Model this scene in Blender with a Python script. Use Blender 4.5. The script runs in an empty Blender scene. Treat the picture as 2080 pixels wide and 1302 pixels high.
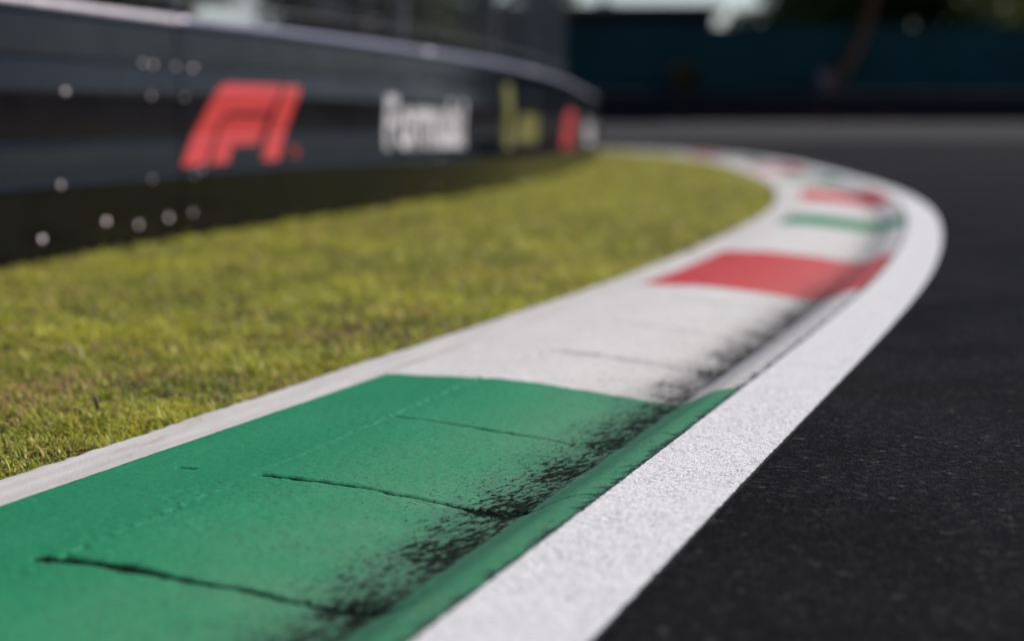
import bpy, bmesh, math, random
import numpy as np
from mathutils import Vector, Matrix
random.seed(7); rng = np.random.default_rng(11)
SC = bpy.context.scene
COL = SC.collection

# ------------------------------------------------------------------ camera, sky, sun, exposure
H_PX, F_PX, CAM_H = 234.0, 4000.0, 0.55
cam_d = bpy.data.cameras.new("camera"); cam = bpy.data.objects.new("camera", cam_d); COL.objects.link(cam)
SC.camera = cam
cam_d.sensor_width = 36.0; cam_d.lens = F_PX/2080*36.0
cam_d.clip_start = 0.05; cam_d.clip_end = 3000
PITCH = math.atan((651-H_PX)/F_PX)
cam.location = (0, 0, CAM_H); cam.rotation_euler = (math.pi/2-PITCH, 0, 0)
cam_d.dof.use_dof = True; cam_d.dof.focus_distance = 3.12; cam_d.dof.aperture_fstop = 1.8
cam_d.dof.aperture_blades = 0

SUN_EL, SUN_AZ = math.radians(40), math.radians(72)     # azimuth from +Y towards +X
W = bpy.data.worlds.new("World"); SC.world = W; W.use_nodes = True
wn = W.node_tree.nodes; wl = W.node_tree.links
bg = wn["Background"]; sky = wn.new("ShaderNodeTexSky"); sky.sky_type = 'NISHITA'; sky.sun_disc = False
sky.sun_elevation = SUN_EL; sky.sun_rotation = SUN_AZ; sky.air_density = 1.0; sky.dust_density = 0.3; sky.ozone_density = 2.5
tint = wn.new('ShaderNodeMix'); tint.data_type = 'RGBA'; tint.blend_type = 'MULTIPLY'; tint.inputs[0].default_value = 1; tint.inputs[7].default_value = (1.07, .99, 1.06, 1)
wl.new(sky.outputs[0], tint.inputs[6]); wl.new(tint.outputs[2], bg.inputs[0]); bg.inputs[1].default_value = 0.095
sd = bpy.data.lights.new("sun", 'SUN'); sun = bpy.data.objects.new("sun", sd); COL.objects.link(sun)
sd.energy = 4.2; sd.angle = math.radians(0.53); sd.color = (1.0, 0.93, 0.84)
dv = Vector((math.cos(SUN_EL)*math.sin(SUN_AZ), math.cos(SUN_EL)*math.cos(SUN_AZ), math.sin(SUN_EL)))
sun.rotation_euler = dv.to_track_quat('Z', 'Y').to_euler(); sun.location = (3, 12, 12)
SC.view_settings.view_transform = 'Standard'; SC.view_settings.look = 'None'
SC.view_settings.exposure = 0.16; SC.view_settings.gamma = 1.0
SC.render.engine = 'CYCLES'
SC.cycles.use_denoising = True; SC.cycles.denoising_prefilter = 'ACCURATE'; SC.cycles.denoising_input_passes = 'RGB_ALBEDO_NORMAL'
SC.cycles.max_bounces = 8; SC.cycles.caustics_reflective = False; SC.cycles.caustics_refractive = False
SC.cycles.sample_clamp_indirect = 6.0

# ------------------------------------------------------------------ helpers
def tag(o, label=None, cat=None, group=None, kind=None):
    if label: o["label"] = label
    if cat: o["category"] = cat
    if group: o["group"] = group
    if kind: o["kind"] = kind
    return o
def link(name, me, mat=None, parent=None):
    o = bpy.data.objects.new(name, me); COL.objects.link(o)
    if mat: me.materials.append(mat)
    if parent: o.parent = parent
    return o
def empty(name, loc=(0, 0, 0)):
    o = bpy.data.objects.new(name, None); COL.objects.link(o); o.location = loc; o.empty_display_size = .2
    return o
def mesh_np(name, V, F4, uv=None, attrs=None, smooth=False):
    """V (n,3); F4 (m,k) faces all with k corners; uv per vertex"""
    V = np.asarray(V, np.float32); F4 = np.asarray(F4, np.int32); k = F4.shape[1]
    me = bpy.data.meshes.new(name)
    me.vertices.add(len(V)); me.vertices.foreach_set("co", V.ravel())
    me.loops.add(F4.size); me.loops.foreach_set("vertex_index", F4.ravel())
    me.polygons.add(len(F4)); me.polygons.foreach_set("loop_start", np.arange(0, F4.size, k, dtype=np.int32))
    me.update(calc_edges=True)
    if uv is not None:
        l = me.uv_layers.new(name="UVMap"); l.data.foreach_set("uv", np.asarray(uv, np.float32)[F4.ravel()].ravel())
    for n, a in (attrs or {}).items():
        at = me.attributes.new(n, 'FLOAT', 'POINT'); at.data.foreach_set("value", np.asarray(a, np.float32).ravel())
    me.polygons.foreach_set("use_smooth", np.full(len(F4), smooth))
    me.validate(); me.update()
    return me
def grid_mesh(name, P, uv=None, attrs=None, smooth=True):
    n, m = P.shape[:2]
    i = np.arange((n-1)*(m-1)); r = i//(m-1); c = i % (m-1); a = r*m+c
    F = np.stack([a, a+1, a+m+1, a+m], 1)
    return mesh_np(name, P.reshape(-1, 3), F, None if uv is None else uv.reshape(-1, 2), attrs, smooth)
class MB:
    def __init__(s): s.v = []; s.f = []
    def add(s, vs, fs):
        b = len(s.v); s.v += [tuple(v) for v in vs]; s.f += [tuple(b+i for i in f) for f in fs]
    def box(s, c, d, rz=0, tilt=None):
        M = Matrix.Rotation(rz, 3, 'Z')
        if tilt: M = M @ tilt
        vs = [Vector(c)+M @ Vector((x*d[0]/2, y*d[1]/2, z*d[2]/2)) for x in (-1, 1) for y in (-1, 1) for z in (-1, 1)]
        s.add(vs, [(0, 1, 3, 2), (4, 6, 7, 5), (0, 4, 5, 1), (2, 3, 7, 6), (0, 2, 6, 4), (1, 5, 7, 3)])
    def tube(s, pts, rad, n=8, cap=True):
        pts = [Vector(p) for p in pts]
        if not hasattr(rad, '__len__'): rad = [rad]*len(pts)
        rings = []
        for i, p in enumerate(pts):
            t = (pts[min(i+1, len(pts)-1)]-pts[max(i-1, 0)]).normalized()
            q = t.to_track_quat('Z', 'X'); ring = []
            for k in range(n):
                a = 2*math.pi*k/n; ring.append(p+q @ Vector((math.cos(a)*rad[i], math.sin(a)*rad[i], 0)))
            rings.append(ring)
        vs = [v for r in rings for v in r]; fs = []
        for i in range(len(pts)-1):
            for k in range(n):
                fs.append((i*n+k, i*n+(k+1) % n, (i+1)*n+(k+1) % n, (i+1)*n+k))
        if cap: fs += [tuple(range(n))[::-1], tuple((len(pts)-1)*n+k for k in range(n))]
        s.add(vs, fs)
    def build(s, name, mat, parent=None, smooth=False):
        me = bpy.data.meshes.new(name); me.from_pydata(s.v, [], s.f); me.update()
        if smooth: me.polygons.foreach_set("use_smooth", [True]*len(me.polygons))
        return link(name, me, mat, parent)

def vnoise(x, y, seed=0):
    """smooth value noise on arrays"""
    xi = np.floor(x).astype(np.int64); yi = np.floor(y).astype(np.int64); fx = x-xi; fy = y-yi
    fx = fx*fx*(3-2*fx); fy = fy*fy*(3-2*fy)
    def hsh(a, b):
        h = (a*374761393+b*668265263+seed*974634777) & 0x7fffffff
        h = (h ^ (h >> 13))*1274126177 & 0x7fffffff
        return ((h ^ (h >> 16)) & 0xffff)/65535.0
    return (hsh(xi, yi)*(1-fx)+hsh(xi+1, yi)*fx)*(1-fy)+(hsh(xi, yi+1)*(1-fx)+hsh(xi+1, yi+1)*fx)*fy
def sstep(a, b, x):
    t = np.clip((x-a)/(b-a), 0, 1); return t*t*(3-2*t)

# ------------------------------------------------------------------ node helper
class NT:
    def __init__(s, name):
        s.m = bpy.data.materials.new(name); s.m.use_nodes = True; s.t = s.m.node_tree; s.n = s.t.nodes; s.l = s.t.links
        s.b = s.n["Principled BSDF"]; s.out = s.n["Material Output"]
    def put(s, sock, v):
        if v is None: return
        if isinstance(v, bpy.types.NodeSocket): s.l.new(v, sock)
        elif hasattr(v, '__len__') and sock.type == 'RGBA' and len(v) == 3: sock.default_value = (*v, 1)
        else: sock.default_value = v
    def node(s, typ, ins=None, out=0, **kw):
        n = s.n.new(typ)
        for k, v in kw.items(): setattr(n, k, v)
        for k, v in (ins or {}).items(): s.put(n.inputs[k], v)
        return n.outputs[out]
    def noise(s, vec, scale, detail=3, rough=.5, dist=0):
        return s.node('ShaderNodeTexNoise', {'Vector': vec, 'Scale': scale, 'Detail': detail, 'Roughness': rough, 'Distortion': dist})
    def voro(s, vec, scale, out=0, feature='F1', rand=1.0):
        return s.node('ShaderNodeTexVoronoi', {'Vector': vec, 'Scale': scale, 'Randomness': rand}, out, feature=feature)
    def math(s, op, a, b=None, c=None, clamp=False):
        n = s.n.new('ShaderNodeMath'); n.operation = op; n.use_clamp = clamp
        for i, v in enumerate((a, b, c)): s.put(n.inputs[i], v)
        return n.outputs[0]
    def ramp(s, x, a, b, c=0.0, d=1.0, smooth=True):
        return s.node('ShaderNodeMapRange', {'Value': x, 'From Min': a, 'From Max': b, 'To Min': c, 'To Max': d}, interpolation_type='SMOOTHSTEP' if smooth else 'LINEAR')
    def mix(s, f, a, b, blend='MIX'):
        n = s.n.new('ShaderNodeMix'); n.data_type = 'RGBA'; n.blend_type = blend
        s.put(n.inputs[0], f); s.put(n.inputs[6], a); s.put(n.inputs[7], b); return n.outputs[2]
    def bump(s, h, strength, dist, normal=None):
        return s.node('ShaderNodeBump', {'Height': h, 'Strength': strength, 'Distance': dist, 'Normal': normal})
    def obj(s): return s.n.new('ShaderNodeTexCoord').outputs['Object']
    def uv(s): return s.n.new('ShaderNodeTexCoord').outputs['UV']
    def mapv(s, v, sc=(1, 1, 1), rot=(0, 0, 0)):
        return s.node('ShaderNodeMapping', {'Vector': v, 'Scale': sc, 'Rotation': rot})
    def fin(s, col=None, rough=None, normal=None, metal=None, spec=None, **kw):
        for k, v in (('Base Color', col), ('Roughness', rough), ('Normal', normal), ('Metallic', metal), ('Specular IOR Level', spec)):
            s.put(s.b.inputs[k], v)
        for k, v in kw.items(): s.put(s.b.inputs[k], v)
        return s.m

# ------------------------------------------------------------------ the track-edge curve (heading against arc length)
KS = np.array([-30, 0, 2.6, 4, 6, 9, 12, 15, 19, 23, 26, 29, 32, 35, 38, 80.])
KH = np.array([.29, .29, .287, .276, .235, .19, .114, .056, .042, -.03, -.12, -.32, -.8, -1.3, -1.5, -1.52])
_S = np.arange(-30, 80, .02); _Hd = np.interp(_S, KS, KH); _Hd = np.convolve(np.pad(_Hd, 30, mode='edge'), np.ones(61)/61, 'valid')
_X = np.cumsum(np.sin(_Hd))*.02; _Y = np.cumsum(np.cos(_Hd))*.02
_i0 = np.argmin(abs(_S)); _X += -.1435-_X[_i0]; _Y += 1.9-_Y[_i0]
def edge(s, u):
    """point u metres left of the white line's inner edge"""
    x = np.interp(s, _S, _X); y = np.interp(s, _S, _Y); h = np.interp(s, _S, _Hd)
    return x-np.cos(h)*u, y+np.sin(h)*u
tt = lambda s: np.clip(s, -5, 15)/15
LW = lambda s: .184-.030*np.clip(tt(s), 0, 1)
KB = lambda s: .920-.212*tt(s)        # back edge of the kerb
GB = lambda s: .811-.300*tt(s)        # back edge of the painted part

# ------------------------------------------------------------------ materials of the setting
def m_asphalt(name, dark, light, far=False):
    t = NT(name); o = t.obj()
    v1 = t.noise(o, 120, 3, .65); v1c = t.voro(o, 105, 1); v2 = t.voro(o, 220)
    n = t.noise(o, 2.2, 4, .6); n2 = t.noise(o, 34, 3, .6); n3 = t.noise(o, .35, 3, .5)
    g = t.node('ShaderNodeSeparateColor', {'Color': v1c}, 0)
    c = t.mix(t.ramp(g, .45, 1.0), dark, light)
    c = t.mix(t.ramp(g, .975, 1.0, 0, .7), c, (.13, .12, .11))
    c = t.mix(t.ramp(n, .35, .7, 0, .5), c, tuple(x*.62 for x in dark))
    c = t.mix(t.ramp(n3, .4, .65, 0, .25), c, light)
    hgt = t.math('ADD', t.math('MULTIPLY', v1, 2.2), t.math('MULTIPLY', v2, -.35))
    hgt = t.math('ADD', hgt, t.math('MULTIPLY', n2, .9))
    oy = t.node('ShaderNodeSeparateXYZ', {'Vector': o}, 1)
    c = t.mix(t.math('MULTIPLY', t.ramp(t.math('ADD', oy, t.math('MULTIPLY', n3, 5)), 6, 26), .75), c, tuple(x*.95 for x in light))  # grazing sheen put into the colour: asphalt lightens with distance
    return t.fin(c, t.ramp(n, .3, .7, .72, .86), t.bump(hgt, 1.0, .0075), spec=.06)
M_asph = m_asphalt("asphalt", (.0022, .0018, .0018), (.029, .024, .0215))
M_run = m_asphalt("runoff_asphalt", (.034, .033, .031), (.080, .077, .073))

def m_line():
    t = NT("line_paint"); o = t.obj()
    v = t.noise(o, 130, 3, .65); n = t.noise(o, 260, 3, .6); nl = t.noise(o, 9, 4, .6); nm = t.noise(o, 55, 4, .65)
    pit = t.ramp(t.math('ADD', t.math('MULTIPLY', v, .7), t.math('MULTIPLY', n, .5)), .665, .73)
    pit = t.math('MULTIPLY', pit, t.ramp(nl, .38, .62, .35, 1.0))
    c = t.mix(t.ramp(nm, .35, .7), (.78, .76, .735), (.64, .63, .61))
    c = t.mix(t.math('MULTIPLY', pit, .85), c, (.07, .066, .066))
    sx = t.node('ShaderNodeAttribute', {}, 2, attribute_name="rag")
    rag = t.ramp(t.math('ADD', sx, t.math('MULTIPLY', t.noise(o, 150, 3, .7), 1.1)), 1.0, 1.08)
    c = t.mix(rag, c, (.02, .019, .02))
    h = t.math('ADD', t.math('MULTIPLY', v, -1.8), t.math('MULTIPLY', nm, .8))
    return t.fin(c, .75, t.bump(h, .8, .0034), spec=.10)
M_line = m_line()

def m_kerb(name, base, fade, fade_amt, worn, rub_scale=1.0):
    t = NT(name); uv = t.uv(); o = t.obj()
    sep = t.node('ShaderNodeSeparateXYZ', {'Vector': uv}, 1); s_ = t.node('ShaderNodeSeparateXYZ', {'Vector': uv}, 0); u = sep
    nf = t.noise(uv, 420, 3, .6); nm = t.noise(uv, 38, 4, .6); nb = t.noise(uv, 5.5, 4, .55); nb2 = t.noise(t.mapv(uv, (1, 3, 1)), 2.2, 3, .5)
    # sun bleached and dusty towards the gutter
    c = t.mix(t.ramp(nb, .3, .75, 0, .35), base, tuple(x*.80 for x in base))
    c = t.mix(t.ramp(nb2, .45, .75, 0, .22), c, worn)
    dm = t.math('MULTIPLY', t.ramp(u, .62, .16), t.ramp(nb, .25, .7, .45, 1.0))
    dm = t.math('MULTIPLY', dm, t.ramp(nm, .2, .8, .7, 1.15))
    c = t.mix(t.math('MULTIPLY', dm, fade_amt, clamp=True), c, fade)
    # small specks of missing paint
    sp = t.math('MULTIPLY', t.ramp(t.voro(uv, 105), .32, .20), t.ramp(t.noise(uv, 16, 4, .75), .44, .55))
    c = t.mix(t.math('MULTIPLY', sp, t.ramp(u, .62, .3, .35, .9)), c, (.045, .05, .042))
    sp2 = t.math('MULTIPLY', t.ramp(t.voro(t.mapv(uv, (1, 1, 1), (0, 0, .7)), 60), .13, .08), t.ramp(t.noise(uv, 7, 3, .6), .6, .7))
    c = t.mix(t.math('MULTIPLY', sp2, t.ramp(u, .55, .4, 0, .8)), c, (.34, .27, .17))
    # tyre rubber scraped on to the rising face
    a = t.mapv(t.mapv(uv, (1, 1, 1), (0, 0, .16)), (.42, 1.5, 1))
    r1 = t.noise(a, 60*rub_scale, 4, .62, .35); r2 = t.noise(t.mapv(uv, (.55, 1.0, 1), (0, 0, .5)), 13, 3, .5); r3 = t.noise(a, 190, 3, .6)
    up = t.ramp(u, .098, .128); dn = t.ramp(u, .42, .12)
    core = t.math('MULTIPLY', up, t.math('POWER', dn, 1.6))
    val = t.math('ADD', t.math('ADD', t.math('MULTIPLY', r1, .72), t.math('MULTIPLY', r2, .34)), t.math('MULTIPLY', r3, .22))
    val = t.math('ADD', val, t.math('MULTIPLY', t.math('MULTIPLY', core, .32), t.ramp(s_, 4.2, 5.6, 1, .75)))
    rub = t.math('MULTIPLY', t.ramp(val, .920, .960), t.ramp(core, .0, .12))
    r4 = t.noise(t.mapv(t.mapv(uv, (1, 1, 1), (0, 0, .16)), (.6, 1.3, 1)), 120, 2, .5); f4 = t.ramp(t.math('ADD', r4, t.math('MULTIPLY', t.math('ADD', core, t.math('MULTIPLY', r2, .4)), .20)), .765, .81)
    rub = t.math('MAXIMUM', rub, t.math('MULTIPLY', t.math('MULTIPLY', f4, t.ramp(core, .0, .1)), t.ramp(s_, 4.2, 5.6, .9, .4)))
    haze_ = t.math('MULTIPLY', t.ramp(val, .66, .92), t.math('MULTIPLY', t.math('MULTIPLY', core, .64), t.ramp(s_, 4.0, 5.6, 1.0, .5)))
    c = t.mix(haze_, c, (.05, .055, .05))
    c = t.mix(rub, c, (.012, .0095, .0095))
    # broken edge where the kerb meets the line
    e = t.math('MULTIPLY', t.ramp(u, .050, .004), t.ramp(t.math('ADD', t.noise(uv, 26, 4, .8), t.ramp(u, .03, .0, 0, .12)), .555, .60))
    c = t.mix(e, c, (.02, .035, .03))
    se = t.node('ShaderNodeAttribute', {}, 2, attribute_name="seam")
    c = t.mix(t.math('MULTIPLY', se, t.ramp(t.noise(uv, 90, 3, .7), .42, .62, 0, .8)), c, tuple(min(.72, x*1.35+.10) for x in base))
    cr = t.node('ShaderNodeAttribute', {}, 2, attribute_name="crack")
    crm = t.ramp(t.math('ADD', cr, t.math('MULTIPLY', t.math('SUBTRACT', nf, .5), .5)), .30, .50)
    c = t.mix(t.math('MULTIPLY', crm, t.ramp(s_, 2.0, 2.3, 1.0, .62)), c, (.008, .009, .008))
    gr = t.ramp(t.noise(uv, 95, 5, .9), .53, .61)
    c = t.mix(t.math('MULTIPLY', gr, .66), c, tuple(x*.35 for x in base))
    gl = t.ramp(t.noise(t.mapv(uv, (1, 1, 1), (0, 0, 1)), 120, 4, .85), .56, .66)
    c = t.mix(t.math('MULTIPLY', gl, .34), c, tuple(min(.8, x*1.7+.03) for x in base))
    drk = t.math('MAXIMUM', rub, crm)
    h = t.math('ADD', t.math('MULTIPLY', nf, .35), t.math('MULTIPLY', nm, .7))
    h = t.math('ADD', h, t.math('MULTIPLY', rub, .25))
    return t.fin(c, t.math('MAXIMUM', t.ramp(nm, .3, .7, .58, .72), drk), t.bump(h, 1.0, .0036), spec=t.math('MULTIPLY_ADD', drk, -.17, .2))
M_green = m_kerb("kerb_green_paint", (.015, .225, .092), (.125, .275, .150), .62, (.055, .31, .165))
M_white = m_kerb("kerb_white_paint", (.68, .645, .60), (.52, .485, .43), .5, (.56, .55, .55))
M_red = m_kerb("kerb_red_paint", (.52, .050, .045), (.58, .17, .15), .55, (.60, .12, .12))

def m_concrete():
    t = NT("edging_concrete"); uv = t.uv()
    nb = t.noise(t.mapv(uv, (.6, 6, 1)), 4, 4, .6); nf = t.noise(uv, 300, 3, .6); nm = t.noise(uv, 45, 4, .6); v = t.voro(uv, 120)
    c = t.mix(t.ramp(nb, .3, .7), (.60, .57, .53), (.50, .46, .42))
    c = t.mix(t.math('MULTIPLY', t.ramp(nb, .60, .68), .4), c, (.42, .31, .22))
    c = t.mix(t.math('MULTIPLY', t.ramp(v, .15, .08), t.ramp(nm, .5, .65)), c, (.2, .18, .15))
    return t.fin(c, .8, t.bump(t.math('ADD', nf, nm), .6, .002))
M_conc = m_concrete()

def m_soil():
    t = NT("lawn_soil"); o = t.obj()
    c = t.mix(t.ramp(t.noise(o, 30, 5, .6), .3, .7), (.012, .011, .006), (.07, .055, .03))
    return t.fin(c, .95, t.bump(t.noise(o, 90, 4, .6), .8, .01), spec=.2)
M_soil = m_soil()
def m_ground():
    t = NT("bare_ground"); o = t.obj()
    c = t.mix(t.ramp(t.noise(o, .4, 5, .6), .3, .7), (.06, .07, .025), (.10, .09, .05))
    return t.fin(c, .95, t.bump(t.noise(o, 8, 4, .6), .6, .03), spec=.2)
M_ground = m_ground()

def m_line_far():
    t = NT("worn_far_line"); o = t.obj()
    return t.fin(t.mix(t.ramp(t.noise(o, 2.5, 4, .7), .4, .65), (.30, .29, .275), (.14, .135, .13)), .8, spec=.1)

# ------------------------------------------------------------------ the setting
def quad_sheet(name, pts, mat, z=None):
    bm = bmesh.new(); vs = [bm.verts.new(p) for p in pts]; f = bm.faces.new(vs)
    bmesh.ops.triangulate(bm, faces=[f]); bmesh.ops.recalc_face_normals(bm, faces=bm.faces[:])
    if sum(f.normal.z*f.calc_area() for f in bm.faces) < 0: bmesh.ops.reverse_faces(bm, faces=bm.faces[:])
    me = bpy.data.meshes.new(name); bm.to_mesh(me); bm.free(); return link(name, me, mat)
o = quad_sheet("ground", [(-700, -300, -.18), (700, -300, -.18), (700, 1400, -.18), (-700, 1400, -.18)], M_ground); tag(o, kind="structure")
ss = np.concatenate([np.arange(-28, 0, 2.0), np.arange(0, 40, .25), np.arange(40, 76, 2.)])
ex, ey = edge(ss, 0.0)
pts = [(x, y, 0) for x, y in zip(ex, ey)]
FARY = 43.0
pts += [(ex[-1], FARY, 0), (90, FARY, 0), (90, ey[0], 0)]
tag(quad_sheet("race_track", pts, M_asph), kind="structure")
P = np.zeros((9, 2, 3)); yy = np.linspace(FARY, 78, 9)
for i, y in enumerate(yy):
    z = .27*sstep(FARY, 72, y)+.002
    P[i, 0] = (-60, y, z); P[i, 1] = (90, y, z)
me = grid_mesh("run_off_area", P[:, ::-1] if False else P); tag(link("run_off_area", me, M_run), kind="structure")

q = [(5, 66.0), (90, 66.0), (90, 67.4), (5, 67.4)]
tag(quad_sheet("far_edge_line", [(x, y, .27*float(sstep(FARY, 72, y))+.012+.004*(y > 67)) for x, y in q], m_line_far()), kind="structure")
# white edge line: 4 mm above the asphalt
sl = np.concatenate([np.arange(-3, 12, .03), np.arange(12, 60, .3)])
cols = np.linspace(0, 1, 25)
P = np.zeros((len(sl), len(cols), 3)); R = np.zeros((len(sl), len(cols)))
for j, c in enumerate(cols):
    u = -.002-c*(LW(sl)+.004)
    x, y = edge(sl, u); P[:, j] = np.stack([x, y, np.full_like(x, .004)], 1)
    R[:, j] = max(sstep(.93, 1.0, c), sstep(.05, 0, c)*.75)
me = grid_mesh("edge_line", P[:, ::-1], attrs={"rag": R[:, ::-1]}); tag(link("edge_line", me, M_line), kind="structure")

# ------------------------------------------------------------------ the kerb
PU = [0, .012, .034, .055, .118, .148, .195, .30, .44, .52, .56, .62, .95]
PZ = [.001, -.0015, -.003, -.007, -.037, -.040, -.036, -.021, -.006, -.0008, 0.0, 0.0, 0.0]
uu_f = np.linspace(0, 1, 400)
def prof(u): # smoothed section
    a = np.interp(u, PU, PZ)
    for d in (.006, .011): a = a+np.interp(u-d, PU, PZ)+np.interp(u+d, PU, PZ)
    return np.where(u < .016, np.interp(u, PU, PZ), a/5)
CRACKS = [(.375, .014), (.985, .010), (1.585, .0075), (2.66, .014), (3.32, .012), (4.02, .015), (5.3, .006), (7.1, .006)]
def kerb_points(S, U):
    """S,U 2-D arrays -> points, crack attribute"""
    z = prof(U)
    z = z+.0012*(vnoise(S*9, U*9, 1)-.5)+.0006*(vnoise(S*60, U*60, 2)-.5)
    seam = np.exp(-((U-.556-.006*(vnoise(S*7, S*0, 5)-.5))/.0045)**2)
    on = sstep(.35, .6, vnoise(S*3, S*0+9, 6))
    z = z+seam*(.0075*(vnoise(S*90, U*90, 3)-.45)-.0008)*(.35+on)
    rough = sstep(.40, .52, U)*sstep(.68, .58, U)
    z = z+rough*.0016*(vnoise(S*170, U*170, 4)-.5)*(vnoise(S*5, U*5, 7) > .35)
    cr = np.zeros_like(S)
    for k, (s0, w) in enumerate(CRACKS):
        path = s0+.010*(vnoise(U*16, U*0+k, 8)-.5)+.006*(vnoise(U*60, U*0+k, 9)-.5)-.02*np.clip(.56-U, 0, .5)
        ww = w*(.55+.8*vnoise(U*22, U*0+k*3, 10))*sstep(0, -.012, U-(.59 if k == 0 else .557))
        if k == 1: ww = ww*(1+2.6*sstep(.24, .15, U)*vnoise(U*60, S*60, 61)*1.4)
        if k == 0: ww = ww*(1+.8*sstep(.40, .55, U))
        ww = np.where(U < .10, ww*.35*(vnoise(U*5+k, U*0, 12) > .3), ww)
        ww = np.maximum(ww, 1e-5)
        g = np.clip(1-np.abs(S-path)/ww, 0, 1)
        cr = np.maximum(cr, np.sqrt(g))
    path = .99+.012*(vnoise(U*40, U*0, 21)-.5)            # short split near the back
    g = np.clip(1-np.abs(S-path)/.006, 0, 1)*((U > .660) & (U < .695)); cr = np.maximum(cr, np.sqrt(g))
    z = z-.008*cr
    return z, cr, seam*(.25+.75*sstep(.9, 1.6, S))
kerb = empty("kerb", (*[float(v) for v in edge(3.0, .4)], 0))
tag(kerb, "dished kerb painted in green, white and red blocks along the inside of the bend", "kerb")
def part_of(root, o):
    o.parent = root; o.matrix_parent_inverse = Matrix.Translation(root.location).inverted(); return o
def kerb_piece(name, s0, s1, mat, label, ds, du, jag0=0, jag1=0):
    n = max(2, int(round((s1-s0)/ds))+1); m = int(round(.82/du))
    a = np.linspace(0, 1, n)[:, None]; b = np.linspace(0, 1, m)[None, :]
    Sm = s0+(s1-s0)*a
    U = b*(GB(Sm))*np.ones_like(a)
    jag = lambda k: .012*(vnoise(U[0:1]*14, U[0:1]*0+k, 31)-.5)+.006*(vnoise(U[0:1]*70, U[0:1]*0+k, 32)-.5)
    A = s0+(jag(s0*3) if s0 > -1 else 0); B = s1+(jag(s1*3) if s1 < 30 else 0)
    S = A+(B-A)*a
    z, cr, seam = kerb_points(S, U); x, y = edge(S, U)
    me = grid_mesh(name, np.stack([x, y, z], -1), np.stack([S, U], -1), {"crack": cr, "seam": seam})
    o = link(name, me, mat); o["label"] = label; return part_of(kerb, o)
kerb_piece("painted_block", -2.5, -.35, M_green, "green painted kerb block below the frame", .05, .02)
BL = [(-.35, 2.15, 'g', 'large green painted block nearest the camera'), (2.15, 4.5, 'w', 'long white painted block behind the green one'),
      (4.5, 6.2, 'r', 'bright red painted block in the middle of the kerb'), (6.2, 8.25, 'w', 'white painted block behind the red one'),
      (8.25, 9.25, 'g', 'narrow green painted block at the bend'), (9.25, 11.1, 'w', 'white painted block past the narrow green one'),
      (11.1, 13.2, 'r', 'faded red painted block at the bend'), (13.2, 15.2, 'w', None), (15.2, 16.4, 'g', None), (16.4, 18.3, 'w', None),
      (18.3, 20.3, 'r', None), (20.3, 22.3, 'w', None), (22.3, 23.3, 'g', None), (23.3, 25.3, 'w', None), (25.3, 27.2, 'r', None), (27.2, 40, 'w', None)]
NM = {'g': ('green', M_green), 'w': ('white', M_white), 'r': ('red', M_red)}
for s0, s1, c, lb in BL:
    ds, du = (.0035, .004) if s0 < 2 else ((.006, .006) if s0 < 4 else ((.02, .012) if s0 < 9 else (.1, .03)))
    kerb_piece("painted_block", s0, s1, NM[c][1], lb or "distant %s painted kerb block" % NM[c][0], ds, du)
# bare concrete edging behind the paint
for (s0, s1, ds) in ((-2.5, 5, .012), (5, 40, .1)):
    n = int((s1-s0)/ds)+1; S = np.linspace(s0, s1, n)[:, None]; b = np.array([0, .1, .2, .3, .4, .5, .6, .7, .8, .9, .97, 1.0, 1.0])[None, :]
    wob = .006*(vnoise(S*6, S*0, 41)-.5)+.008*(vnoise(S*45, S*0, 42)-.5)
    U = GB(S)+(KB(S)+wob-GB(S))*b; z = .0008*(vnoise(S*40, U*40, 43)-.5)+0*U; z[:, -2] -= .003; z[:, -1] -= .10
    x, y = edge(S*np.ones_like(U), U)
    me = grid_mesh("concrete_edging", np.stack([x, y, z], -1), np.stack([S*np.ones_like(U), U], -1))
    part_of(kerb, link("concrete_edging", me, M_conc))

# ------------------------------------------------------------------ the lawn
sk = np.concatenate([np.arange(-28, 0, 2.0), np.arange(0, 40, .25), np.arange(40, 76, 2.)])
kx, ky = edge(sk, KB(sk)-.01)
tag(quad_sheet("lawn", [(x, y, -.022) for x, y in zip(kx, ky)]+[(-60, ky[-1], -.022), (-60, ky[0], -.022)], M_soil), kind="structure")

# ------------------------------------------------------------------ the barrier's line
def catmull(pts, step=.1):
    out = []; p = [2*np.array(pts[0])-np.array(pts[1])]+[np.array(q) for q in pts]+[2*np.array(pts[-1])-np.array(pts[-2])]
    for i in range(1, len(p)-2):
        for k in range(40):
            t = k/40; a, b, c, d = p[i-1:i+3]
            out.append(.5*((2*b)+(c-a)*t+(2*a-5*b+4*c-d)*t*t+(3*b-a-3*c+d)*t**3))
    out.append(p[-2]); return np.array(out)
BP = catmull([(-4.4, -5, 0), (-3.6, -1, 0), (-2.76, 3.2, -.02), (-1.92, 7.4, -.02), (-1.60, 9.0, -.02), (-1.12, 11, -.02), (-.226, 14.6, -.06), (.42, 19, -.11), (.86, 23.6, -.18), (1.12, 26.6, -.24), (1.10, 29.0, -.27), (.5, 30.8, -.27), (-1.2, 31.9, -.27), (-9, 33.0, -.27), (-20, 33.3, -.27)])
_bd = np.concatenate([[0], np.cumsum(np.hypot(*np.diff(BP[:, :2], axis=0).T))])
def bar(s):
    return np.interp(s, _bd, BP[:, 0]), np.interp(s, _bd, BP[:, 1]), np.interp(s, _bd, BP[:, 2])
def bar_dir(s):
    x0, y0, _ = bar(s-.1); x1, y1, _ = bar(s+.1); l = np.hypot(x1-x0, y1-y0); return (x1-x0)/l, (y1-y0)/l
def bar_at_y(y): # first crossing
    i = np.argmax(BP[:, 1] >= y); return float(np.interp(y, BP[i-1:i+1, 1], _bd[i-1:i+1]))
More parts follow.
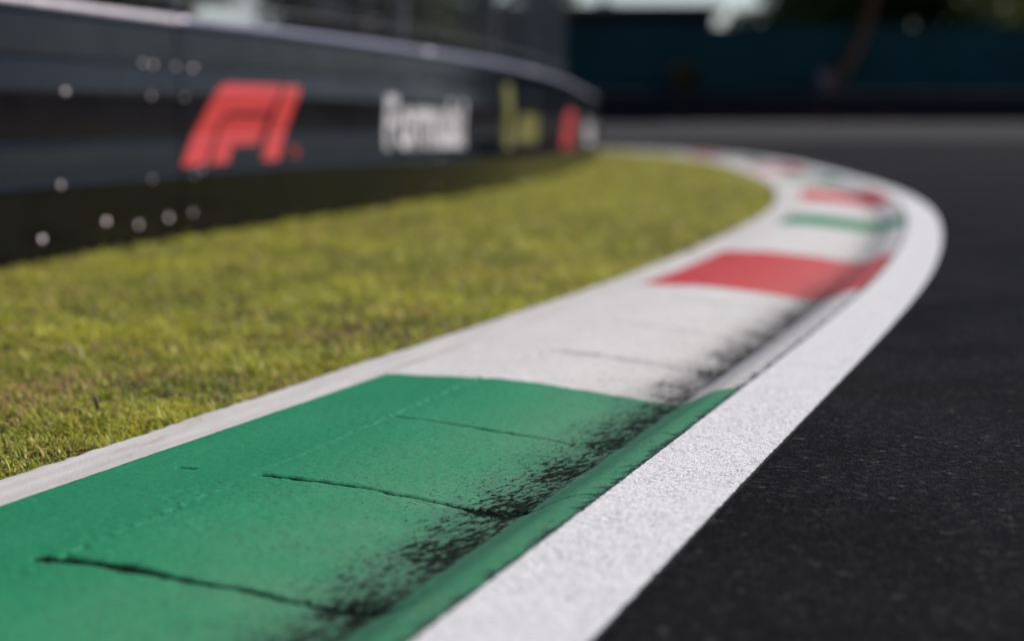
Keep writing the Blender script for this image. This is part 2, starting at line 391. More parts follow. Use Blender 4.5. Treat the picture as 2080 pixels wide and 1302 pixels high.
def bpt(s, o, z):
    """s along the barrier, o metres out towards the track, z height"""
    x, y, zo = bar(s); dx, dy = bar_dir(s); return x+dy*o, y-dx*o, z+zo

# profile (out, z) of the rails from the top down
UP = [(-.02, .955), (-.025, .985), (-.012, .998), (.004, 1.0), (.018, .992), (.026, .975), (.024, .962), (.032, .80), (.026, .795), (.032, .788), (.045, .665), (.043, .650), (.033, .520), (.028, .462), (.026, .452)]
LO = [(.024, .470), (.031, .462), (.036, .450), (.032, .440), (.045, .305), (.049, .290), (.043, .272), (.034, .135), (.027, .02), (.010, -.01)]
def m_rail():
    t = NT("black_rail_paint"); o = t.obj()
    n = t.noise(o, 3, 4, .6); n2 = t.noise(o, 60, 3, .6)
    c = t.mix(t.ramp(n, .3, .7), (.0022, .0024, .0040), (.0045, .0047, .0070))
    c = t.mix(t.ramp(n2, .68, .8, 0, .5), c, (.05, .05, .05))
    return t.fin(c, t.ramp(n, .3, .75, .16, .24), t.bump(n, .06, .01), spec=.08)
M_rail = m_rail()
def m_simple(name, col, rough=.5, metal=0, var=.3, scale=12, spec=.5, **kw):
    t = NT(name); n = t.noise(t.obj(), scale, 4, .6)
    c = t.mix(t.ramp(n, .3, .7), tuple(x*(1-var) for x in col), tuple(min(1, x*(1+var*.5)) for x in col))
    return t.fin(c, t.ramp(n, .3, .7, max(0, rough-.06), min(1, rough+.06)), None, metal, spec, **kw)
M_bolt = m_simple("bolt_steel", (.80, .72, .72), .34, 1.0, .15, 200)
M_cap = m_simple("pale_lip", (.80, .72, .74), .45, .5, .2, 20)
M_cap2 = m_simple("grey_lip", (.34, .32, .39), .40, .6, .2, 20)
M_post = m_simple("galvanised_post", (.085, .08, .08), .5, .4, .2, 20)
M_dpost = m_simple("dark_post", (.02, .02, .021), .6, 0, .2, 20)
M_lred = m_simple("logo_red", (.50, .030, .028), .45, 0, .08, 8)
M_lwhite = m_simple("logo_white", (.60, .575, .59), .45, 0, .05, 8)
M_lyel = m_simple("logo_yellow", (.13, .12, .012), .45, 0, .1, 8)

barrier = empty("crash_barrier", (*[float(v) for v in bar(bar_at_y(9))[:2]], 0))
tag(barrier, "long black steel crash barrier with painted logos curving along the lawn", "crash barrier")
J0 = bar_at_y(9.15)         # a joint stands here; one every four metres
joints = [J0+4*k for k in range(-3, 10)]
def rail_section(s0, s1, prof_, lift, name="rail_beam", mat=None, th=.004):
    S = np.arange(s0, s1+1e-6, .25 if True else .5); n = len(prof_)
    P = np.zeros((len(S), n, 3))
    for j, (o, z) in enumerate(prof_):
        x, y, zz = bpt(S, o+lift, z); P[:, j] = np.stack([x, y, zz], 1)
    Q = np.zeros((len(S), n, 3))
    for j, (o, z) in enumerate(prof_):
        x, y, zz = bpt(S, o+lift-th, z); Q[:, j] = np.stack([x, y, zz], 1)
    a = grid_mesh(name, np.concatenate([P, Q[:, ::-1], P[:, :1]], 1)[:, ::-1], smooth=False)
    return part_of(barrier, link(name, a, mat or M_rail))
for a, b in zip(joints[:-1], joints[1:]):
    for pr in (UP, LO):
        rail_section(a-.0, b+.30, pr, 0.0 if joints.index(a) % 2 == 0 else .0045)
    # rolled lip along the top, paler on the near sections, greyer beyond
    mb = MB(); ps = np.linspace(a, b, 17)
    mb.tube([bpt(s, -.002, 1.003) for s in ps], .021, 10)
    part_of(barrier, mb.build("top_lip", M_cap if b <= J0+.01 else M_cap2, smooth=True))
def bolts(items):
    for (s, o, z, r) in items:
        if s > J0+1: r *= .7
        x, y, zz = bpt(s, o, z); dx, dy = bar_dir(s)
        bm = bmesh.new()
        bmesh.ops.create_uvsphere(bm, u_segments=14, v_segments=8, radius=r*.68)
        bmesh.ops.scale(bm, vec=(1, 1, .62), verts=bm.verts)
        bmesh.ops.create_cone(bm, cap_ends=True, segments=14, radius1=r*.95, radius2=r*.85, depth=.004, matrix=Matrix.Translation((0, 0, -.0)))
        me = bpy.data.meshes.new("bolt"); bm.to_mesh(me); bm.free(); me.polygons.foreach_set("use_smooth", [True]*len(me.polygons))
        o_ = link("bolt", me, M_bolt)
        q = Vector((dy, -dx, .12)).to_track_quat('Z', 'Y'); o_.rotation_euler = q.to_euler()
        o_.location = Vector((x, y, zz))-barrier.location; o_.parent = barrier
bl = []
for k, j in enumerate(joints[3:9]):
    bl += [(j-.42, .034, .795, .011), (j-.30, .034, .792, .011), (j-.04, .034, .790, .011), (j+.16, .038, .786, .013)]
    bl += [(j-.36, .046, .652, .009), (j+.02, .050, .650, .008)]
    bl += [(j+.12, .052, .285, .009), (j+.22, .052, .312, .009), (j-.38, .052, .285, .009)]
    bl += [(j-.86, .034, .120, .016), (j-.50, .033, .088, .014), (j-.15, .033, .102, .014), (j+.13, .035, .112, .015)]
    bl += [(j+.02, .022, .995, .014)]
bl += [(joints[3]-1.28, .046, .660, .014), (joints[3]-1.35, .050, .292, .013), (joints[3]-1.5, .034, .085, .016)]
bolts(bl)
for k, s in enumerate(np.arange(joints[0]+.3, joints[-1], 1.333)):
    x, y, zz = bpt(s, -.09, .46); dx, dy = bar_dir(s)
    mb = MB(); mb.box((x, y, zz-.02), (.12, .07, 1.0), math.atan2(dy, dx)+math.pi/2)
    part_of(barrier, mb.build("post", M_dpost))

# painted logos: flat shapes bent over the rail's section, 3 mm proud of it
def surf_out(z, lift=.0045):
    a = np.array(UP[6:])[::-1]; b = np.array(LO)[::-1]
    return max(np.interp(z, a[:, 1], a[:, 0], left=-1), np.interp(z, b[:, 1], b[:, 0], right=-1))+lift+.003
ZB = [.80, .795, .788, .665, .650, .520, .474, .470, .462, .450, .440, .305, .290, .272, .135]
def decal(name, bm, s0, z0, mat):
    for z in ZB:
        bmesh.ops.bisect_plane(bm, geom=bm.verts[:]+bm.edges[:]+bm.faces[:], plane_co=(0, z-z0, 0), plane_no=(0, 1, 0), dist=1e-5)
    xs = [v.co.x for v in bm.verts]
    for x in np.arange(min(xs)+.2, max(xs), .2):
        bmesh.ops.bisect_plane(bm, geom=bm.verts[:]+bm.edges[:]+bm.faces[:], plane_co=(x, 0, 0), plane_no=(1, 0, 0), dist=1e-5)
    for v in bm.verts:
        z = v.co.y+z0; s = s0+v.co.x; v.co = Vector([float(c) for c in bpt(s, float(surf_out(z)), z)])
    me = bpy.data.meshes.new(name); bm.to_mesh(me); bm.free()
    return part_of(barrier, link(name, me, mat))
def poly_bm(polys, sx=1, sy=1):
    bm = bmesh.new()
    for p in polys:
        f = bm.faces.new([bm.verts.new((x*sx, y*sy, 0)) for x, y in p]); bmesh.ops.triangulate(bm, faces=[f])
    return bm
def arc(cx, cy, rx, ry, a0, a1, n=6):
    return [(cx+rx*math.cos(math.radians(a0+(a1-a0)*i/n)), cy+ry*math.sin(math.radians(a0+(a1-a0)*i/n))) for i in range(n+1)]
F1A = [(0, 0), (.74, 0), (1.18, .44)]+[(1.28, .53), (1.42, .60), (1.60, .635)]+[(2.98, .64), (3.36, 1.0), (1.55, 1.0), (1.36, .985), (1.20, .94), (1.05, .87), (.90, .75)]
F1B = [(.88, 0), (1.46, 0), (1.66, .22), (2.52, .22), (2.90, .575), (1.62, .575), (1.46, .555), (1.32, .49)]
F1C = [(2.60, 0), (3.22, 0), (4.06, 1.0), (3.46, 1.0)]
def formula_logo(y_at):
    s0 = bar_at_y(y_at)
    o = decal("painted_logo", poly_bm([F1A, F1B, F1C], .405, .385), s0, .335, M_lred); o["label"] = "slanted red racing emblem"
    return o
def text_bm(body, size, off=0.0):
    cu = bpy.data.curves.new("t", 'FONT'); cu.body = body; cu.size = size; cu.offset = off
    ob = bpy.data.objects.new("t", cu); COL.objects.link(ob); dg = bpy.context.evaluated_depsgraph_get()
    me = bpy.data.meshes.new_from_object(ob.evaluated_get(dg)); bpy.data.objects.remove(ob); bm = bmesh.new(); bm.from_mesh(me)
    return bm
for ya, yt in ((9.12, 12.15), (19.2, 22.9)):
    formula_logo(ya)
    sx = bar_at_y(yt)
    for nm, body in (("painted_letter", "F"), ("painted_letters", "ormula"), ("painted_number", "1")):
        bm = text_bm(body, .44, .013); x0 = min(v.co.x for v in bm.verts); x1 = max(v.co.x for v in bm.verts)
        for v in bm.verts:
            v.co.x = (v.co.x-x0)*1.13
            if body == "ormula": v.co.y = float(np.interp(v.co.y, [-.01, .215, .235, .33], [-.01, .25, .265, .32]))
        decal(nm, bm, sx, .385, M_lwhite); sx += (x1-x0)*1.13+.035
    decal("trademark_letters", text_bm("TM", .07, .002), bar_at_y(ya)+1.5, .345, M_lred)
s0 = bar_at_y(15.3)
decal("painted_stripe", poly_bm([[(0, 0), (.36, 0), (.36, .50), (0, .50)]]), s0, .36, M_lyel)["label"] = "yellow upright stripe"
decal("painted_emblem", poly_bm([[(0, 0), (1.1, 0)]+arc(1.1, .12, .22, .12, -90, 90)+[(.25, .24), (0, .12)]]), s0+.6, .40, M_lyel)["label"] = "yellow rounded emblem"

# ------------------------------------------------------------------ catch fence behind the barrier
def m_wire():
    t = NT("fence_wire"); return t.fin((.11, .107, .107), .6, None, .2, .3)
M_wire = m_wire()
fence = empty("catch_fence", (*[float(v) for v in bpt(bar_at_y(14.2), -.45, 0)[:2]], 0))
tag(fence, "tall grey wire mesh catch fence rising behind the black barrier", "fence")
FO = -.42
fs = [bar_at_y(10.3)+4.0*k for k in range(-3, 8)]
for s in fs:
    x, y, z = bpt(s, FO-.06, 0); mb = MB(); dx, dy = bar_dir(s); rz = math.atan2(dy, dx)
    mb.box((x, y, 1.75), (.10, .02, 3.7), rz); mb.box((x-dy*.05, y+dx*.05, 1.75), (.02, .09, 3.7), rz)
    mb.box((x, y, .01), (.3, .3, .03), rz)
    part_of(fence, mb.build("post", M_post))
for a, b in zip(fs[:-1], fs[1:]):
    mb = MB(); far = a > fs[5]
    st = .075
    for s in np.arange(a+.03, b, st):
        x, y, _ = bpt(s, FO, 0); mb.tube([(x, y, .1), (x, y, 3.6)], .0022, 3, False)
    for z in np.arange(.15, 3.6, st):
        mb.tube([(*bpt(s, FO+.004, 0)[:2], z) for s in np.linspace(a, b, 9)], .0022, 3, False)
    part_of(fence, mb.build("mesh_panel", M_wire))
    mb = MB()
    for z in (1.15, 2.0, 2.8, 3.6):
        mb.tube([(*bpt(s, FO+.02, 0)[:2], z) for s in np.linspace(a, b, 9)], .008, 6, False)
    part_of(fence, mb.build("tension_cable", M_wire))

# ------------------------------------------------------------------ far side of the track
M_teal = None
def m_screen():
    t = NT("green_screen_fabric"); o = t.obj()
    w = t.noise(t.mapv(o, (.25, .25, 2.0)), 2.0, 4, .6)
    c = t.mix(t.ramp(w, .3, .7), (.0035, .030, .034), (.006, .044, .048))
    return t.fin(c, .8, t.bump(t.noise(t.mapv(o, (1, 1, .3)), 1.4, 2, .5), .6, .08), spec=.2)
M_teal = m_screen()
M_far = m_simple("far_rail_paint", (.012, .011, .018), .5, 0, .4, 2, .3)
M_bark = None
def m_bark(name, a, b):
    t = NT(name); o = t.obj(); n = t.noise(t.mapv(o, (9, 9, 1.2)), 1.5, 5, .65)
    return t.fin(t.mix(t.ramp(n, .3, .7), a, b), .9, t.bump(n, .8, .04), spec=.2)
M_bark = m_bark("tree_bark", (.035, .028, .02), (.10, .08, .055))
M_bark2 = m_bark("orange_bark", (.05, .024, .012), (.10, .05, .022))
WY = 70.0; WZ = .27
fb = empty("far_crash_barrier", (12, WY, WZ)); tag(fb, "low dark crash barrier along the far side of the track", "crash barrier")
for k, z0 in enumerate((.08, .44, .80)):
    mb = MB()
    pr = [(0, .31), (-.03, .29), (-.08, .25), (-.08, .20), (-.02, .155), (-.08, .11), (-.08, .06), (-.03, .02), (0, 0), (.01, 0), (.01, .31)]
    vs = [(x, WY+o, WZ+z0+z) for x in (-45, 75) for o, z in pr]; n = len(pr)
    mb.add(vs, [(i, (i+1) % n, n+(i+1) % n, n+i) for i in range(n)]+[tuple(range(n))[::-1], tuple(range(n, 2*n))])
    part_of(fb, mb.build("rail_beam", M_far))
mb = MB(); mb.box((15, WY+.14, WZ+.56), (120, .02, 1.1)); part_of(fb, mb.build("backing_board", M_far))
for x in np.arange(-8, 34, 2.0):
    mb = MB(); mb.box((x, WY+.07, WZ+.55), (.07, .09, 1.16)); part_of(fb, mb.build("post", M_dpost))
M_sticker = m_simple("sticker_red", (.20, .015, .02), .5, 0, .1)
for (x, w) in ((10.9, .5), (13.2, .35), (19.6, .3)):
    mb = MB(); mb.box((x, WY-.10, WZ+.19), (w, .03, .10)); part_of(fb, mb.build("red_sticker", M_sticker))

scr = empty("screen_fence", (12, WY+1.2, WZ)); tag(scr, "tall teal fabric screen on posts behind the far barrier", "screen fence")
xs = np.arange(-45, 75, .5); zs = np.linspace(.1, 3.45, 8)
P = np.zeros((len(xs), len(zs), 3))
for j, z in enumerate(zs):
    P[:, j] = np.stack([xs, WY+1.2+.05*np.sin(xs*2.1+z)+.04*np.sin(xs*5.3), WZ+z+0*xs+(.05*np.sin(xs*1.57) if j == 7 else 0)], 1)
part_of(scr, link("fabric", grid_mesh("fabric", P), M_teal))
for x in np.arange(-44, 74, 3.0):
    mb = MB(); mb.tube([(x, WY+1.32, WZ-.1), (x, WY+1.32, WZ+3.6)], .04, 8); part_of(scr, mb.build("post", M_dpost))

# dark flat-roofed building beyond the screen, open sky over it
M_wall = m_simple("dark_building_wall", (.018, .018, .028), .7, 0, .3, 1.5)
M_roof = m_simple("dark_roof_edge", (.022, .02, .035), .5, 0, .2, 1.5)
M_glass = m_simple("dark_window_glass", (.01, .012, .02), .15, 0, .2, 1)
bd = empty("pavilion", (4, 92, 0)); tag(bd, "long dark flat-roofed building showing over the far screen under bright sky", "building")
mb = MB(); mb.box((1.5, 95, 2.55), (15.5, 8, 5.4)); part_of(bd, mb.build("wall", M_wall))
mb = MB(); mb.box((1.5, 94.8, 5.36), (16.3, 9.2, .34)); part_of(bd, mb.build("roof", M_roof))
for x in np.arange(-5, 9, 1.9):
    mb = MB(); mb.box((x, 90.96, 3.9), (1.3, .06, .7)); w_ = part_of(bd, mb.build("window", M_glass))
mb = MB(); mb.tube([(4.3, 93, 5.1), (4.3, 93, 8.5)], .10, 8); mb.tube([(3.9, 93, 5.75), (4.7, 93, 5.75)], .05, 6)
o = mb.build("mast", M_dpost); tag(o, "thin dark mast standing on the roof of the dark building", "mast")

# white and red truck behind the fence on the left
tk = empty("parked_truck", (-5.75, 60, 0)); tag(tk, "white box truck with a red lower band parked behind the catch fence", "truck")
M_tw = m_simple("truck_white", (.80, .72, .66), .4, 0, .1, 2); M_tr = m_simple("truck_red", (.30, .02, .02), .4, 0, .1, 2)
M_blk = m_simple("black_rubber", (.015, .015, .015), .8, 0, .2, 10)
TX, TY = -5.75, 60
def prism(mb, prof_, x0, x1):
    n = len(prof_); mb.add([(x, y, z) for x in (x0, x1) for y, z in prof_], [(i, (i+1) % n, n+(i+1) % n, n+i) for i in range(n)]+[tuple(range(n))[::-1], tuple(range(n, 2*n))])
mb = MB(); mb.box((TX, TY+3, 3.95), (2.3, 5.2, 1.1)); part_of(tk, mb.build("cargo_box", M_tw))
mb = MB(); mb.box((TX, TY+3, 3.15), (2.32, 5.22, .50)); part_of(tk, mb.build("red_band", M_tr))
mb = MB(); mb.box((TX, TY+3, 1.95), (2.3, 5.2, 1.9)); mb.box((TX, TY+3.2, .9), (1.0, 6.5, .2)); part_of(tk, mb.build("chassis", M_dpost))
mb = MB(); prism(mb, [(TY+5.7, .6), (TY+7.6, .6), (TY+7.6, 1.7), (TY+7.2, 2.7), (TY+5.7, 2.8)], TX-1.1, TX+1.1); part_of(tk, mb.build("cab", M_tw))
for x in (-.95, .95):
    for y in (1.5, 6.6):
        mb = MB(); mb.tube([(TX+x-.14, TY+y, .45), (TX+x+.14, TY+y, .45)], .45, 20); part_of(tk, mb.build("wheel", M_blk))

# ------------------------------------------------------------------ trees
def m_leaf(name, a, b, tr):
    t = NT(name); g = t.node('ShaderNodeNewGeometry', {}, 'Random Per Island'); o = t.obj()
    c = t.mix(g, a, b); c = t.mix(t.ramp(t.noise(o, .6, 3, .6), .35, .65, 0, .6), c, tuple(x*.6 for x in a))
    t.fin(c, .6, spec=.3)
    ts = t.n.new('ShaderNodeBsdfTranslucent'); t.put(ts.inputs[0], t.mix(.5, c, tr)); mx = t.n.new('ShaderNodeMixShader'); mx.inputs[0].default_value = .32
    t.l.new(t.b.outputs[0], mx.inputs[1]); t.l.new(ts.outputs[0], mx.inputs[2]); t.l.new(mx.outputs[0], t.out.inputs[0]); return t.m
M_leafA = m_leaf("dark_leaves", (.022, .035, .010), (.055, .075, .018), (.12, .14, .02))
M_leafB = m_leaf("olive_leaves", (.035, .045, .014), (.085, .095, .025), (.16, .17, .03))
def tree_meshes(height, crown_r, crown_z, n_leaf, leaf, seed, branches=9):
    r = random.Random(seed); q = np.random.default_rng(seed)
    mb = MB(); top = height*.75; pts = []; x = y = 0
    for i in range(8):
        pts.append((x, y, top*i/7)); x += r.uniform(-.12, .12); y += r.uniform(-.12, .12)
    mb.tube(pts, [.24*(1-.11*i)*height/10+.02 for i in range(8)], 9)
    tips = []
    for k in range(branches):
        i = r.randint(3, 7); b = Vector(pts[i]); a = r.uniform(0, 6.28); l = crown_r*r.uniform(.5, .95)
        e = b+Vector((math.cos(a)*l, math.sin(a)*l, l*r.uniform(.2, .8))); m = (b+e)/2+Vector((0, 0, l*.08))
        mb.tube([b, m, e], [.09*height/10, .055*height/10, .02], 6); tips.append(e)
    me_t = bpy.data.meshes.new("trunk"); me_t.from_pydata(mb.v, [], mb.f); me_t.update()
    cl = []
    for k in range(38):
        a = r.uniform(0, 6.28); rr = crown_r*math.sqrt(r.random())*.9; z = crown_z+(height-crown_z)*r.random()
        f = math.sin(math.pi*min(1, max(.12, (z-crown_z)/(height-crown_z)*.86+.12)))
        cl.append((math.cos(a)*rr*f, math.sin(a)*rr*f, z, crown_r*r.uniform(.18, .36)))
    for t_ in tips: cl.append((t_.x, t_.y, t_.z, crown_r*r.uniform(.2, .35)))
    cl = np.array(cl); idx = q.integers(0, len(cl), n_leaf)
    d = q.normal(size=(n_leaf, 3)); d /= np.linalg.norm(d, axis=1)[:, None]; d *= (q.random(n_leaf)**.45)[:, None]
    C = cl[idx, :3]+d*cl[idx, 3:4]*np.array([1, 1, .7])
    A = q.normal(size=(n_leaf, 3)); A /= np.linalg.norm(A, axis=1)[:, None]; B = np.cross(A, q.normal(size=(n_leaf, 3))); B /= np.linalg.norm(B, axis=1)[:, None]
    sz = leaf*(.6+.8*q.random(n_leaf))[:, None]
    V = np.stack([C-A*sz, C+B*sz*.5, C+A*sz, C-B*sz*.5], 1).reshape(-1, 3)
    F = np.arange(n_leaf*4).reshape(-1, 4)
    return me_t, mesh_np("crown", V, F)
kinds = []
for (h, cr, cz, n, lf, sd_, lm, br) in ((13, 4.6, 2.6, 9000, .22, 3, M_leafA, 10), (11, 3.6, 3.2, 6500, .20, 5, M_leafB, 9), (9, 3.8, 1.0, 9000, .19, 8, M_leafA, 10), (14, 4.2, 5.2, 6000, .22, 12, M_leafB, 8)):
    mt, mc = tree_meshes(h, cr, cz, n, lf, sd_, br); mt.materials.append(M_bark); mc.materials.append(lm)
    root = empty("tree", (0, 0, 0)); a = link("trunk", mt, None, root); b = link("crown", mc, None, root)
    root.location = (0, -400, 0); kinds.append([root, False])
def place_tree(k, x, y, rz, sc, label, group):
    root, used = kinds[k]
    if used:
        r = root.copy(); COL.objects.link(r)
        for ch in root.children:
            c = ch.copy(); COL.objects.link(c); c.parent = r
    else: r = root; kinds[k][1] = True
    r.location = (x, y, -.18); r.rotation_euler = (0, 0, rz); r.scale = (sc,)*3
    tag(r, label, "tree", group)
TR = [  # right side, behind the teal screen
 (2, 12.6, 80, .3, 1.0, "dark bushy tree just right of the bright sky gap"), (0, 16.0, 84, 1.4, 1.0, "tall dense tree behind the screen, above the leaning trunk"),
 (2, 19.3, 79, 2.1, 1.05, "low dense tree behind the screen near the right edge"), (0, 23.5, 84, 4.0, 1.05, "big dark tree behind the screen at the right edge of the view"),
 (1, 14.5, 92, .9, 1.1, None), (3, 18.5, 95, 2.2, 1.1, None), (1, 22, 93, 3.3, 1.2, None), (2, 27.5, 82, 5.0, 1.2, None), (0, 31, 86, 2.4, 1.1, None),
 # left side, behind the catch fence
 (0, -13.2, 44, .2, .9, "dense tree behind the fence at the left edge of the view"), (3, -9.8, 52, 1.7, 1.0, "olive tree behind the catch fence left of the truck"),
 (2, -4.3, 56, 2.9, .9, "dark bushy tree behind the fence just right of the truck"), (0, -10.8, 66, 3.6, 1.0, "tall dark tree behind the white truck"),
 (2, -14.5, 58, 4.4, 1.1, None), (1, -1.2, 60, 5.2, .72, "small olive tree seen through the fence mesh"), (2, -18, 50, .8, 1.2, None), (3, -6.4, 74, .5, 1.0, None), (0, -17, 74, 1.1, 1.2, None)]
for k, x, y, rz, sc, lb in TR:
    place_tree(k, x, y, rz, sc, lb or "blurred background tree deep behind the nearer trees", "trees beyond the fences")
# leaning bare trunk and a shrub in front of the teal screen
lt = empty("leaning_tree", (11.4, WY+.6, WZ)); tag(lt, "leaning orange-brown tree trunk in front of the teal screen", "tree")
mb = MB(); mb.tube([(11.35, WY+.65, WZ), (11.5, WY+.65, WZ+1.2), (11.9, WY+.7, WZ+2.1), (12.5, WY+.8, WZ+3.2), (12.9, WY+.9, WZ+4.6), (13.1, WY+1.0, WZ+6.5)], [.24, .22, .19, .17, .14, .08], 10)
part_of(lt, mb.build("trunk", M_bark2, smooth=True))
def leaf_ball(name, cx, cy, cz, rx, ry, rz_, n, leaf, mat, seed):
    q = np.random.default_rng(seed); d = q.normal(size=(n, 3)); d /= np.linalg.norm(d, axis=1)[:, None]; d *= (q.random(n)**.4)[:, None]
    lump = .75+.5*vnoise(d[:, 0]*3+9, d[:, 2]*3+5, seed); C = np.array([cx, cy, cz])+d*np.array([rx, ry, rz_])*lump[:, None]
    A = q.normal(size=(n, 3)); A /= np.linalg.norm(A, axis=1)[:, None]; B = np.cross(A, q.normal(size=(n, 3))); B /= np.linalg.norm(B, axis=1)[:, None]
    sz = leaf*(.6+.8*q.random(n))[:, None]; V = np.stack([C-A*sz, C+B*sz*.5, C+A*sz, C-B*sz*.5], 1).reshape(-1, 3)
    return link(name, mesh_np(name, V, np.arange(n*4).reshape(-1, 4)), mat)
part_of(lt, leaf_ball("crown", 13.2, WY+1.2, WZ+6.8, 2.2, 1.6, 1.8, 3500, .16, M_leafB, 4))
sh = empty("shrub", (6.1, WY+.65, WZ)); tag(sh, "brown-green shrub in front of the teal screen left of the leaning trunk", "shrub")
mb = MB()
for k in range(5): mb.tube([(6.1, WY+.65, WZ), (6.1+.2*(k-2), WY+.65, WZ+1.5)], .03, 6)
part_of(sh, mb.build("stem", M_bark)); part_of(sh, leaf_ball("foliage", 6.15, WY+.62, WZ+1.35, .55, .4, .75, 900, .09, m_leaf("brown_leaves", (.06, .045, .015), (.11, .085, .03), (.14, .1, .03)), 6))
mp = MB(); mp.tube([(11.15, WY+.4, WZ), (11.15, WY+.4, WZ+1.75)], .10, 10); mp.box((11.15, WY+.36, WZ+1.62), (.5, .12, .45))
tag(mp.build("marker_post", m_simple("dull_pink_paint", (.14, .08, .085), .6)), "short dull pinkish marker post beside the leaning trunk", "post")

# ------------------------------------------------------------------ grass
def m_grass():
    t = NT("grass_blades"); col = t.n.new('ShaderNodeAttribute'); col.attribute_name = "tone"; tone = col.outputs[2]
    o = t.obj(); patch = t.noise(o, 1.1, 3, .6); p2 = t.noise(o, 5, 3, .6)
    cr = t.n.new('ShaderNodeValToRGB'); t.l.new(tone, cr.inputs[0]); e = cr.color_ramp.elements
    e[0].position = 0; e[0].color = (.10, .18, .018, 1); e[1].position = 1; e[1].color = (.34, .17, .10, 1)
    for p, c in ((.30, (.27, .31, .036)), (.58, (.66, .69, .085)), (.80, (.60, .50, .14)), (.90, (.52, .36, .18))):
        k = e.new(p); k.color = (*c, 1)
    c = t.mix(t.ramp(patch, .35, .7, 0, .55), cr.outputs[0], (.78, .75, .10)); c = t.mix(t.ramp(p2, .5, .72, 0, .5), c, (.13, .17, .02)); c = t.mix(t.ramp(t.noise(o, 3.1, 4, .7), .58, .78, 0, .28), c, (.42, .33, .11))
    t.fin(c, .45, spec=.35)
    ts = t.n.new('ShaderNodeBsdfTranslucent'); t.put(ts.inputs[0], c); mx = t.n.new('ShaderNodeMixShader'); mx.inputs[0].default_value = .42
    t.l.new(t.b.outputs[0], mx.inputs[1]); t.l.new(ts.outputs[0], mx.inputs[2]); t.l.new(mx.outputs[0], t.out.inputs[0]); return t.m
M_grass = m_grass()
# lawn surface region: between the kerb's back edge and a line just behind the barrier
def lawn_points(n, y0, y1, wide=False):
    out = []; 
    while sum(len(o) for o in out) < n:
        s = rng.uniform(-5 if wide else -.5, 34, 40000); u = rng.uniform(0, 9, 40000)
        x, y = edge(s, KB(s)-.008+.022*vnoise(s*9, s*0, 63)+u)
        # distance to the barrier line at the same y
        bx = np.interp(y, BP[:300, 1], BP[:300, 0]) if False else None
        ok = (y > y0) & (y <= y1)
        # in camera cone
        ok &= (np.abs(x) < .275*y+.25) if y1 > 2.31 and not wide else (np.abs(x) >= .275*y+.25)
        ok &= x > np.interp(y, [-5, -1, 3.2, 7.4, 9, 11, 14.6, 19, 23.6, 26.6], [-4.4, -3.6, -2.76, -1.92, -1.6, -1.12, -.226, .42, .86, 1.1])+.10
        out.append(np.stack([x, y], 1)[ok])
    return np.concatenate(out)[:n]
BV, BF, BT = [], [], []
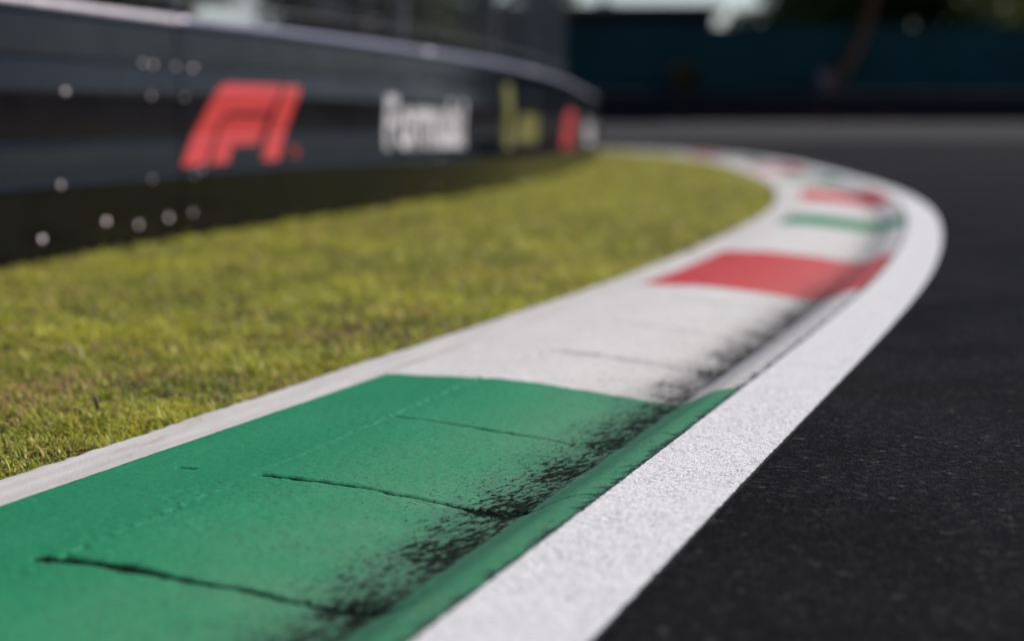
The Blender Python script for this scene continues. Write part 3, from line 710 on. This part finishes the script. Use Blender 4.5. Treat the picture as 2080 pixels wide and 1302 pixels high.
def blades(n, y0, y1, ln, wd, bend, wide=False):
    Pn = lawn_points(int(n*1.5), y0, y1, wide); keep = vnoise(Pn[:, 0]*17+3, Pn[:, 1]*17, 57)*1.2+.08 > rng.random(len(Pn)); Pn = Pn[keep][:n]; n = len(Pn)
    cl = vnoise(Pn[:, 0]*14, Pn[:, 1]*14, 51); big = vnoise(Pn[:, 0]*3.1, Pn[:, 1]*3.1, 52)
    L = ln*(.35+.95*rng.random(n))*(.25+1.45*cl)*(.8+.4*big); Wd = wd*(.6+.8*rng.random(n))
    az = rng.uniform(0, 2*np.pi, n)+3*cl; tilt = rng.uniform(.15, 1.35, n); bd_ = bend*rng.uniform(.3, 1.3, n)
    dx, dy = np.cos(az), np.sin(az); px, py = -dy, dx
    base = np.stack([Pn[:, 0], Pn[:, 1], np.full(n, -.024)], 1); rows = []
    pos = base.copy(); ang = tilt.copy(); ts = [0, .4, .75, 1.0]; ws = [1, .9, .6, .08]
    for i in range(4):
        if i: 
            seg = L*(ts[i]-ts[i-1]); pos = pos+np.stack([dx*np.sin(ang)*seg, dy*np.sin(ang)*seg, np.cos(ang)*seg], 1); ang = np.minimum(ang+bd_*.5, 2.2)
        w = (Wd*ws[i]/2)[:, None]; off = np.stack([px, py, np.zeros(n)], 1)*w; rows += [pos-off, pos+off]
    V = np.stack(rows, 1)            # n,8,3
    b = (sum(len(v) for v in BV)+np.arange(n)*8)[:, None]
    for i in range(3): BF.append(np.concatenate([b+2*i, b+2*i+1, b+2*i+3, b+2*i+2], 1))
    tone = np.clip(.08+.62*rng.random(n)+.25*(vnoise(Pn[:, 0]*7, Pn[:, 1]*7, 53)-.5), 0, .72)
    ded = np.hypot(Pn[:, 0]+.40, (Pn[:, 1]-3.95)*.6) < .13
    dry = rng.random(n) < (.30 if y0 < 3 else .20)+.45*sstep(.55, .85, vnoise(Pn[:, 0]*4, Pn[:, 1]*4, 54))*(1 if y0 < 3 else .6)+.5*ded; tone = np.where(dry, rng.uniform(.8, 1.0, n), tone)
    if y0 > 4: tone = np.clip(tone*1.12, 0, 1)
    if y0 < 3: tone = np.where(dry, tone, tone*.74)
    BV.append(V.reshape(-1, 3)); BT.append(np.repeat(tone, 8))
blades(44000, 2.3, 4.6, .031, .0042, 1.3)
blades(60000, 4.6, 8.0, .032, .0052, 1.2)
blades(60000, 8.0, 16.0, .036, .0075, .9)
blades(30000, 16.0, 33.0, .036, .013, .9)
blades(60000, -2.5, 8.0, .031, .0055, 1.2, True)
me = mesh_np("grass", np.concatenate(BV), np.concatenate(BF), None, {"tone": np.concatenate(BT)}, True)
tag(link("grass", me, M_grass), "short yellow-green mown grass between kerb and barrier", kind="stuff", cat="grass")
# dead brown leaf standing in the grass, small bits along the edging
def dead_leaf(x, y, z, L, rot, label):
    bm = bmesh.new(); rows = []
    for i in range(7):
        t = i/6; w = L*.28*math.sin(math.pi*min(.97, t*.9+.08)); zc = L*t; cx = .25*L*math.sin(t*2.2)
        rows.append([bm.verts.new((cx-.15*w, -w, zc)), bm.verts.new((cx+.25*w, 0, zc)), bm.verts.new((cx-.15*w, w, zc))])
    for a, b in zip(rows[:-1], rows[1:]):
        for j in range(2): bm.faces.new((a[j], a[j+1], b[j+1], b[j]))
    me = bpy.data.meshes.new("dead_leaf"); bm.to_mesh(me); bm.free(); o = link("dead_leaf", me, M_dead); o.location = (x, y, z); o.rotation_euler = rot
    md = o.modifiers.new("t", 'SOLIDIFY'); md.thickness = .0008
    tag(o, label, "leaf")
M_dead = m_simple("dead_leaf_brown", (.075, .035, .022), .7, 0, .4, 80)
dead_leaf(-.79, 3.72, -.022, .05, (0.25, -.5, .4), "dark brown dead leaf standing upright in the near grass")
